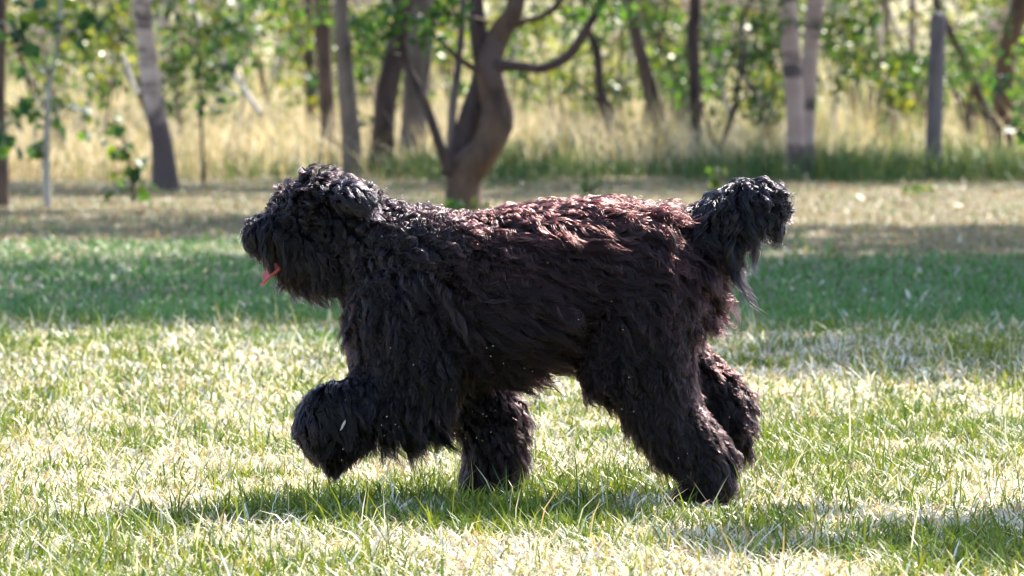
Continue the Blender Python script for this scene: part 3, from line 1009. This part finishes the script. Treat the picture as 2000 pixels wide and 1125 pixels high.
# chains: (region, [(px, py, y offset m, radius px), ...])
CH = [
    ('torso', [(800, 560, 0, 122), (900, 572, 0, 138), (1020, 560, 0, 150), (1130, 540, 0, 142)]),
    ('belly', [(860, 655, 0, 90), (950, 648, 0, 86), (1050, 606, 0, 74)]),
    ('rump', [(1130, 540, 0, 142), (1230, 538, 0, 136), (1290, 524, 0, 98)]),
    ('neck', [(810, 535, 0, 118), (745, 495, 0, 98), (690, 465, 0, 82)]),
    ('neck', [(800, 510, -.04, 96), (850, 522, -.045, 104)]),
    ('chest', [(785, 620, -.02, 98), (775, 690, -.04, 84)]),
    ('skull', [(660, 428, 0, 74), (622, 412, 0, 66), (592, 416, 0, 54)]),
    ('cheek', [(655, 480, 0, 70), (612, 480, 0, 58), (575, 470, 0, 50)]),
    ('muzzle', [(575, 455, 0, 50), (545, 458, 0, 46), (514, 460, 0, 36)]),
    ('jaw', [(650, 508, 0, 54), (612, 520, 0, 40), (570, 534, 0, 22)]),
    ('ear', [(652, 376, -.080, 20), (684, 384, -.128, 25), (708, 394, -.145, 21)]),
    ('ear', [(650, 384, .088, 20), (682, 392, .108, 25), (706, 402, .112, 21)]),
    ('tailbase', [(1300, 482, 0, 66), (1350, 464, 0, 46), (1385, 447, 0, 42)]),
    ('tail', [(1385, 446, 0, 46), (1425, 414, -.01, 46), (1462, 390, -.015, 42), (1496, 392, -.02, 36), (1512, 412, -.025, 26)]),
    ('thigh', [(1248, 590, -.065, 104), (1256, 680, -.085, 88), (1278, 770, -.095, 68)]),
    ('thigh', [(1210, 640, -.06, 80), (1200, 710, -.08, 60)]),
    ('leg', [(1280, 770, -.095, 72), (1312, 830, -.10, 58), (1362, 880, -.10, 52), (1388, 925, -.10, 46)]),
    ('foot', [(1388, 925, -.10, 46), (1386, 962, -.10, 38), (1352, 970, -.10, 29)]),
    ('thigh', [(1256, 600, .07, 96), (1262, 700, .09, 76)]),
    ('farleg', [(1300, 715, .09, 66), (1396, 752, .09, 36), (1418, 795, .09, 44), (1434, 845, .09, 30)]),
    ('chest', [(775, 605, -.08, 92), (810, 690, -.10, 80), (820, 755, -.10, 64)]),
    ('forearm', [(820, 755, -.10, 64), (740, 782, -.10, 54), (668, 790, -.10, 42)]),
    ('paw', [(690, 792, -.10, 50), (640, 798, -.10, 48), (628, 832, -.10, 50), (648, 880, -.10, 28)]),
    ('paw', [(690, 802, -.10, 52), (678, 836, -.10, 50), (662, 876, -.10, 27)]),
    ('chest', [(800, 620, .08, 92), (880, 730, .10, 68)]),
    ('farleg', [(880, 730, .10, 68), (950, 800, .10, 54), (964, 860, .10, 52), (962, 915, .10, 48)]),
    ('foot', [(962, 915, .10, 48), (958, 940, .10, 38), (932, 945, .10, 28)]),
]


def build_dog():
    root = empty('dog', (0.05, DOG_D, 0))
    tag(root, 'large shaggy black dog trotting left across the grass, tongue out', 'dog')
    sph = []        # centre, radius, region
    for reg, pts in CH:
        C = [W(a, b, DOG_D + dy) for a, b, dy, r in pts]
        R = [r * DOG_D / F_PX for *_, r in pts]
        for i in range(len(C) - 1):
            L = (C[i + 1] - C[i]).length
            n = max(2, int(L / (0.22 * min(R[i], R[i + 1]))))
            for k in range(n + 1):
                t = k / n
                sph.append((C[i].lerp(C[i + 1], t), R[i] * (1 - t) + R[i + 1] * t, reg))
    bm = bmesh.new()
    for c, r, reg in sph:
        bmesh.ops.create_icosphere(bm, subdivisions=2, radius=r, matrix=Matrix.Translation(c))
    me = bpy.data.meshes.new('body_raw')
    bm.to_mesh(me)
    bm.free()
    tmp = bpy.data.objects.new('tmp', me)
    COL.objects.link(tmp)
    md = tmp.modifiers.new('r', 'REMESH')
    md.mode = 'VOXEL'
    md.voxel_size = 0.009
    ms = tmp.modifiers.new('s', 'SMOOTH')
    ms.factor = 0.5
    ms.iterations = 10
    dg = bpy.context.evaluated_depsgraph_get()
    body = bpy.data.meshes.new_from_object(tmp.evaluated_get(dg))
    bpy.data.objects.remove(tmp)
    body.name = 'body'
    body.polygons.foreach_set('use_smooth', np.ones(len(body.polygons), bool))
    m, n, out = new_mat('dog_skin')
    p = N(n, 'ShaderNodeBsdfPrincipled')
    nz = N(n, 'ShaderNodeTexNoise')
    nz.inputs['Scale'].default_value = 60
    cr = N(n, 'ShaderNodeValToRGB')
    cr.color_ramp.elements[0].color = (0.003, 0.0025, 0.003, 1)
    cr.color_ramp.elements[1].color = (0.006, 0.0045, 0.005, 1)
    n.links.new(nz.outputs[0], cr.inputs[0])
    n.links.new(cr.outputs[0], p.inputs['Base Color'])
    p.inputs['Roughness'].default_value = 0.9
    p.inputs['Specular IOR Level'].default_value = 0.1
    n.links.new(p.outputs[0], out.inputs['Surface'])
    link('body', body, m, root)

    # ---- sample the skin
    nv = len(body.vertices)
    co = np.empty(nv * 3, np.float32)
    body.vertices.foreach_get('co', co)
    co = co.reshape(-1, 3).astype(float)
    vn = np.empty(nv * 3, np.float32)
    body.vertices.foreach_get('normal', vn)
    vn = vn.reshape(-1, 3).astype(float)
    body.calc_loop_triangles()
    nt_ = len(body.loop_triangles)
    tri = np.empty(nt_ * 3, np.int32)
    body.loop_triangles.foreach_get('vertices', tri)
    tri = tri.reshape(-1, 3)
    A = 0.5 * np.linalg.norm(np.cross(co[tri[:, 1]] - co[tri[:, 0]], co[tri[:, 2]] - co[tri[:, 0]]), axis=1)
    cum = np.cumsum(A)
    print('dog skin area', cum[-1], 'verts', nv)

    def sample(n):
        f = np.searchsorted(cum, RNG.random(n) * cum[-1])
        f = np.clip(f, 0, nt_ - 1)
        u, v = RNG.random(n), RNG.random(n)
        fl = u + v > 1
        u[fl], v[fl] = 1 - u[fl], 1 - v[fl]
        w = np.stack([1 - u - v, u, v], 1)[:, :, None]
        P = (co[tri[f]] * w).sum(1)
        Nn = (vn[tri[f]] * w).sum(1)
        Nn /= np.linalg.norm(Nn, axis=1)[:, None] + 1e-9
        return P, Nn

    regs = list(REG)
    SCn = np.array([s[0] for s in sph])
    SR = np.array([s[1] for s in sph])
    SI = np.array([regs.index(s[2]) for s in sph])
    NG, NH, K = 10500, 140000, 13
    GP, GN = sample(NG)
    # region weights
    Wt = np.zeros((NG, len(regs)))
    for a in range(0, NG, 1000):
        d = np.linalg.norm(GP[a:a + 1000, None] - SCn[None], axis=2) - SR[None]
        for ri in range(len(regs)):
            k = SI == ri
            Wt[a:a + 1000, ri] = np.exp(-np.clip(d[:, k].min(1), -0.05, 0.5) / 0.014)
    main = Wt.argmax(1)
    Wt /= Wt.sum(1)[:, None]

    def par(key):
        return Wt @ np.array([REG[r][key] for r in regs], float)
    flow = par('flow')
    L = par('L') * np.clip(RNG.normal(1.0, 0.24, NG), 0.45, 1.6) * (0.75 + 0.5 * fnoise(GP[:, 0] * 9, GP[:, 2] * 9 + GP[:, 1] * 4, 1.0, 15))
    lift = par('lift') * RNG.uniform(0.6, 1.4, NG)
    amp = par('amp') * RNG.uniform(0.5, 1.5, NG)
    wav = par('wav') * RNG.uniform(0.8, 1.25, NG)
    grav = par('grav')
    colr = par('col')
    # low-frequency swirl of the lie of the coat
    gx, gy = proj(GP)
    sw = (fnoise(gx, gy, 1 / 90.0, 5) - 0.5) * 1.5
    sw += np.where(np.isin(main, [regs.index('skull')]), RNG.uniform(-2.2, 2.2, NG), 0)
    ax = GN
    cs, sn = np.cos(sw)[:, None], np.sin(sw)[:, None]
    ft = flow - GN * (flow * GN).sum(1)[:, None]
    ft = ft / (np.linalg.norm(ft, axis=1)[:, None] + 0.15)
    ft = ft * cs + np.cross(ax, ft) * sn
    # thin fur round the nose tip and on the bridge of the muzzle
    nose = np.array(W(488, 448, DOG_D))
    dn = np.linalg.norm(GP - nose, axis=1)
    L *= np.clip(dn / 0.05, 0.3, 1)
    top_m = (main == regs.index('muzzle')) & (GN[:, 2] > 0.55)
    L[top_m] *= 0.6
    # feathering behind the forearm and elbow
    fe = (main == regs.index('forearm')) & (GN[:, 2] < -0.1)
    L[fe] *= 1.25
    tu = (main == regs.index('tail')) & (GN[:, 2] < 0.1)
    L[tu] *= 1.3
    tl = main == regs.index('tail')
    L[tl] *= np.interp(gx[tl], [1400, 1520], [1.2, 0.45])
    low = GN[:, 2] < -0.2
    L[low] *= np.interp(gx[low], [900, 1000, 1140, 1160], [1.1, 0.8, 0.62, 1.0])
    # path of every guide lock
    G = np.array([0, 0, -1.0])
    path = np.empty((NG, K, 3))
    path[:, 0] = GP - GN * 0.004
    p = path[:, 0].copy()
    ph = fnoise(gx, gy, 1 / 55.0, 77) * 14 + RNG.normal(0, 0.5, NG)
    hand = np.sign(RNG.normal(size=NG))
    step = L / (K - 1)
    for k in range(1, K):
        t = k / (K - 1)
        d = GN * (lift * (1.25 - t) * 1.1)[:, None] + ft * (0.75 + 0.25 * t) + flow * 0.25 * t + G * (grav * t * 1.3)[:, None]
        d /= np.linalg.norm(d, axis=1)[:, None]
        p = p + d * step[:, None]
        path[:, k] = p
    # keep the locks on the outside of the body where one limb overlaps another
    for k in range(1, K):
        for a in range(0, NG, 2000):
            q = path[a:a + 2000, k]
            df = q[:, None] - SCn[None]
            dd = np.linalg.norm(df, axis=2)
            pen = SR[None] + 0.002 + 0.012 * (k / (K - 1)) - dd
            j = pen.argmax(1)
            r = np.arange(len(q))
            pp = np.clip(pen[r, j], 0, 0.03)
            path[a:a + 2000, k] = q + df[r, j] / (dd[r, j][:, None] + 1e-6) * pp[:, None]
    # waves
    tang = np.gradient(path, axis=1)
    tang /= np.linalg.norm(tang, axis=2)[..., None] + 1e-9
    side = np.cross(tang, GN[:, None])
    side /= np.linalg.norm(side, axis=2)[..., None] + 1e-6
    ts = np.linspace(0, 1, K)
    env = np.clip(ts * 2.2, 0, 1)[None]
    phase = 2 * np.pi * wav[:, None] * ts[None] + ph[:, None]
    off = side * (np.sin(phase) * amp[:, None] * env)[..., None] \
        + GN[:, None] * (np.cos(phase) * hand[:, None] * amp[:, None] * env * 0.75)[..., None]
    path = path + off
    # neighbouring locks run together into bigger ones
    NS = 1500
    ks = KDTree(NS)
    for i in range(NS):
        ks.insert(GP[i], i)
    ks.balance()
    si = np.array([ks.find(q)[1] for q in GP])
    same = ((GN * GN[si]).sum(1) > 0.3) & (main == main[si])
    pull = (ts ** 1.3)[None, :, None] * np.where(same, RNG.uniform(0.25, 0.8, NG), 0.0)[:, None, None]
    path = path + ((path[si] - path) * pull)
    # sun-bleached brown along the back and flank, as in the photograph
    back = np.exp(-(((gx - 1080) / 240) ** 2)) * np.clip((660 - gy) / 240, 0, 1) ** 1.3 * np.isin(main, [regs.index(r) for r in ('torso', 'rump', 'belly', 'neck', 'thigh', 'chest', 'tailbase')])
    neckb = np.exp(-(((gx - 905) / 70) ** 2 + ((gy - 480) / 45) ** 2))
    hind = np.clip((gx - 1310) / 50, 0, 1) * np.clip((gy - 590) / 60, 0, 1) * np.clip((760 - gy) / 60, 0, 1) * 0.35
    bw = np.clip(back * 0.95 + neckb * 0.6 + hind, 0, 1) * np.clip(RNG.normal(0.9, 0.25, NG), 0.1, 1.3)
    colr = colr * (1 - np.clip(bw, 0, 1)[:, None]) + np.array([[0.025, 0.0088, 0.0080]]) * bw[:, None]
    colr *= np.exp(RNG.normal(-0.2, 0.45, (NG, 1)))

    # ---- hairs, gathered into the locks
    HP, HN = sample(NH)
    kd = KDTree(NG)
    for i in range(NG):
        kd.insert(GP[i], i)
    kd.balance()
    gi = np.array([kd.find(q)[1] for q in HP])
    # hairs on the back of a thin limb should not jump to the other side
    ok = (HN * GN[gi]).sum(1) > 0.0
    HP, HN, gi = HP[ok], HN[ok], gi[ok]
    NHk = len(HP)
    offs = HP - GP[gi]
    cl = (1 - 0.82 * np.clip(ts, 0, 1) ** 0.9)[None, :, None]
    scale = RNG.uniform(0.78, 1.06, NHk)
    gp = path[gi]
    base = gp[:, :1]
    rel = (gp - base) * scale[:, None, None]
    fr = RNG.normal(0, 1, (NHk, 2, 3))
    fr1 = RNG.uniform(0, 6.28, NHk)
    friz = (np.sin(2 * np.pi * ts[None] * RNG.uniform(1, 3, NHk)[:, None] + fr1[:, None]) * ts[None])[..., None] * fr[:, :1] * 0.0013 \
        + (ts[None] ** 1.5)[..., None] * fr[:, 1:] * 0.0024
    stray = RNG.random(NHk) < 0.05
    friz[stray] *= 3.5
    H = base + rel + offs[:, None] * cl + friz
    H[..., 2] = np.maximum(H[..., 2], 0.004)
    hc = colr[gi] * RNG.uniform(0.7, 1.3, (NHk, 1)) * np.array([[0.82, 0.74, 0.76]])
    hm = main[gi]

    def hair_mat(name, ior, rough):
        mh, nh, outh = new_mat(name)
        hb = N(nh, 'ShaderNodeBsdfHairPrincipled')
        hb.parametrization = 'COLOR'
        at = N(nh, 'ShaderNodeAttribute', attribute_name='tint')
        nh.links.new(at.outputs['Color'], hb.inputs['Color'])
        hb.inputs['IOR'].default_value = ior
        hb.inputs['Roughness'].default_value = rough
        hb.inputs['Radial Roughness'].default_value = 0.5
        hb.inputs['Random Roughness'].default_value = 0.3
        nh.links.new(hb.outputs[0], outh.inputs['Surface'])
        return mh
    soft, glossy = hair_mat('dog_hair', 1.38, 0.22), hair_mat('dog_hair_glossy', 1.44, 0.17)

    groups = {
        'head_hair': ['skull', 'muzzle', 'jaw', 'cheek'], 'ear_hair': ['ear'], 'neck_hair': ['neck'], 'body_coat': ['torso', 'belly', 'chest', 'rump'],
        'tail_plume': ['tail', 'tailbase'], 'leg_hair': ['thigh', 'leg', 'farleg', 'forearm', 'paw', 'foot'],
    }
    labels = {'head_hair': 'curly black hair on the head', 'body_coat': 'wavy coat bleached reddish brown on the back',
              'tail_plume': 'glossy black hair hanging from the tail'}
    fine = np.interp(ts, [0, 0.6, 1], [0.00072, 0.00066, 0.00013])
    for gname, rs in groups.items():
        k = np.isin(hm, [regs.index(r) for r in rs])
        n = int(k.sum())
        if n == 0:
            continue
        cu = bpy.data.hair_curves.new(gname)
        cu.add_curves([K] * n)
        cu.attributes['position'].data.foreach_set('vector', H[k].astype(np.float32).ravel())
        ra = cu.attributes.get('radius') or cu.attributes.new('radius', 'FLOAT', 'POINT')
        ra.data.foreach_set('value', np.tile(fine, n).astype(np.float32))
        ta = cu.attributes.new('tint', 'FLOAT_COLOR', 'CURVE')
        c4 = np.ones((n, 4), np.float32)
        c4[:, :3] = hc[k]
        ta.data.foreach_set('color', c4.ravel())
        o = link(gname, cu, glossy if gname in ('ear_hair', 'neck_hair', 'tail_plume') else soft, root)
        if gname in labels:
            o['label'] = labels[gname]
    return root, H


dog, HAIR = build_dog()


def simple_mat(name, col, rough, spec=0.5, bump=0.0, var=0.25, scale=40, sss=0):
    m, n, out = new_mat(name)
    p = N(n, 'ShaderNodeBsdfPrincipled')
    nz = N(n, 'ShaderNodeTexNoise')
    nz.inputs['Scale'].default_value = scale
    cr = N(n, 'ShaderNodeValToRGB')
    cr.color_ramp.elements[0].color = (*[c * (1 - var) for c in col], 1)
    cr.color_ramp.elements[1].color = (*[min(1, c * (1 + var)) for c in col], 1)
    n.links.new(nz.outputs[0], cr.inputs[0])
    n.links.new(cr.outputs[0], p.inputs['Base Color'])
    p.inputs['Roughness'].default_value = rough
    p.inputs['Specular IOR Level'].default_value = spec
    if sss:
        p.inputs['Subsurface Weight'].default_value = sss
        p.inputs['Subsurface Radius'].default_value = (0.01, 0.004, 0.003)
        p.inputs['Subsurface Scale'].default_value = 0.5
    if bump:
        b = N(n, 'ShaderNodeBump')
        b.inputs['Strength'].default_value = bump
        b.inputs['Distance'].default_value = 0.002
        n.links.new(nz.outputs[0], b.inputs['Height'])
        n.links.new(b.outputs[0], p.inputs['Normal'])
    n.links.new(p.outputs[0], out.inputs['Surface'])
    return m


def build_face():
    # tongue: a curved, cupped blade hanging out of the open mouth
    mid = [(549, 519), (541, 524), (533, 530), (525, 538), (518, 547), (513, 555)]
    wid = [0.014, 0.019, 0.024, 0.026, 0.023, 0.012]
    V, Fc = [], []
    nx = 8
    cr_, sr_ = math.cos(0.75), math.sin(0.75)
    for layer in (0, 1):
        for i, ((px, py), w) in enumerate(zip(mid, wid)):
            c = W(px, py, DOG_D - 0.030)
            for j in range(nx + 1):
                s = j / nx * 2 - 1
                lift_ = 0.008 * abs(s) ** 1.6 * (0.4 + i / 6) - (0.006 * (1 - s * s) + 0.002) * layer
                V.append((c.x + 0.003 * s - lift_ * 0.6, c.y + s * w * cr_ - lift_ * sr_, c.z + s * w * sr_ * 0.8 + lift_ * cr_))
    m = len(mid)
    for layer in (0, 1):
        for i in range(m - 1):
            for j in range(nx):
                a = layer * m * (nx + 1) + i * (nx + 1) + j
                f = (a, a + 1, a + nx + 2, a + nx + 1)
                Fc.append(f if layer == 0 else f[::-1])
    o2 = m * (nx + 1)
    for i in range(m - 1):
        for j in (0, nx):
            a = i * (nx + 1) + j
            Fc.append((a, a + nx + 1, a + nx + 1 + o2, a + o2))
    for j in range(nx):
        a = (m - 1) * (nx + 1) + j
        Fc.append((a, a + 1, a + 1 + o2, a + o2))
    me = bpy.data.meshes.new('tongue')
    me.from_pydata(V, [], Fc)
    me.polygons.foreach_set('use_smooth', [True] * len(me.polygons))
    o = link('tongue', me, simple_mat('tongue_pink', (0.55, 0.13, 0.13), 0.28, 0.5, 0.3, 0.15, 200, 0.2), dog)
    o.modifiers.new('s', 'SUBSURF').levels = 1
    o.modifiers['s'].render_levels = 2
    o['label'] = 'pink tongue tip hanging from the mouth'
    # nose leather
    bm = bmesh.new()
    bmesh.ops.create_icosphere(bm, subdivisions=3, radius=1.0)
    for v in bm.verts:
        x, y, z = v.co
        w = 1 - 0.25 * max(0, -z)
        v.co = Vector((x * 0.016 + 0.003 * z, y * 0.024 * w, z * 0.016))
        for sgn in (-1, 1):                   # nostrils
            d = (v.co - Vector((-0.018, sgn * 0.013, -0.001))).length
            if d < 0.009:
                v.co.x += 0.006 * (1 - d / 0.009)
    me = bpy.data.meshes.new('nose')
    bm.to_mesh(me)
    bm.free()
    me.polygons.foreach_set('use_smooth', [True] * len(me.polygons))
    o = link('nose', me, simple_mat('nose_leather', (0.008, 0.007, 0.008), 0.5, 0.3, 0.5, 0.3, 300), dog)
    o.matrix_basis = Matrix.Translation(W(497, 437, DOG_D))
    # eyes, mostly under the fringe
    em = simple_mat('eye_brown', (0.03, 0.014, 0.008), 0.08, 0.6)
    for sgn in (-1, 1):
        bm = bmesh.new()
        bmesh.ops.create_uvsphere(bm, u_segments=16, v_segments=10, radius=0.011)
        for v in bm.verts:                    # cornea bulge
            if v.co.x < -0.006:
                v.co.x *= 1.15
        me = bpy.data.meshes.new('eye')
        bm.to_mesh(me)
        bm.free()
        me.polygons.foreach_set('use_smooth', [True] * len(me.polygons))
        o = link('eye', me, em, dog)
        o.matrix_basis = Matrix.Translation(W(562, 418, DOG_D + sgn * 0.045))


build_face()


# ------------------------------------------------------------------ grass seeds caught in the coat
def build_seeds():
    spots = [(765, 678), (808, 708), (952, 675), (967, 674), (961, 697), (986, 707), (1022, 722), (1037, 726), (882, 763), (1028, 765), (752, 817), (768, 830),
             (743, 830), (774, 830), (748, 850), (918, 805), (942, 809), (949, 812), (966, 801), (905, 838), (928, 852), (954, 845), (940, 858), (906, 858),
             (672, 783), (666, 882), (671, 902), (1131, 629), (1066, 514), (1194, 589), (1220, 648), (1224, 736), (1210, 804), (1236, 808), (1322, 894), (1339, 883), (1426, 817)]
    P = HAIR[:, 5:, :].reshape(-1, 3)
    px, py = proj(P)
    m = simple_mat('seed_husk', (0.55, 0.42, 0.34), 0.5, 0.4, 0, 0.2, 300)
    bm = bmesh.new()
    bmesh.ops.create_icosphere(bm, subdivisions=1, radius=1)
    for v in bm.verts:
        v.co = Vector((v.co.x * 1.5 * (1 - 0.3 * v.co.x), v.co.y * 0.7, v.co.z * 0.7))
    seed = bpy.data.meshes.new('grass_seed')
    bm.to_mesh(seed)
    bm.free()
    seed.materials.append(m)
    for sx, sy in spots:
        k = (np.abs(px - sx) < 5) & (np.abs(py - sy) < 5)
        if not k.any():
            continue
        q = P[k]
        q = q[q[:, 1].argmin()]
        o = bpy.data.objects.new('grass_seed', seed)
        o.location = (q[0], q[1] - 0.002, q[2])
        o.rotation_euler = (random.uniform(0, 6), random.uniform(0, 6), random.uniform(0, 6))
        o.scale = (random.uniform(.0011, .0018),) * 3
        COL.objects.link(o)
        where = ('lifted front leg' if sy > 760 and sx < 800 else 'planted front leg' if sy > 760 and sx < 1000 else 'planted hind leg' if sx > 1190 and sy > 640 and sx < 1400
                 else 'raised hind foot' if sx > 1400 else 'belly' if sy > 660 and sx > 850 else 'shoulder' if sx < 850 else 'flank')
        tag(o, 'tiny pale grass seed stuck in the fur of the dog\'s ' + where, 'seed', 'grass seeds on the dog\'s ' + where)
    # one larger husk on the lifted paw
    k = (np.abs(px - 666) < 6) & (np.abs(py - 822) < 8)
    if k.any():
        q = P[k]
        q = q[q[:, 1].argmin()]
        hm = bpy.data.meshes.new('grass_husk')
        V = [(0, 0, .012), (.0035, -.001, .003), (.002, 0, -.012), (-.002, 0, -.018), (-.003, -.001, 0), (0, -.003, -.002)]
        hm.from_pydata(V, [], [(0, 1, 5), (1, 2, 5), (2, 3, 5), (3, 4, 5), (4, 0, 5), (0, 4, 3, 2, 1)])
        hm.materials.append(simple_mat('husk', (0.5, 0.42, 0.34), 0.6))
        o = bpy.data.objects.new('grass_husk', hm)
        o.location = (q[0], q[1] - .002, q[2])
        o.rotation_euler = (0, 0.4, 0)
        COL.objects.link(o)
        tag(o, 'pale husk stuck in the fur of the lifted front paw', 'husk')


build_seeds()
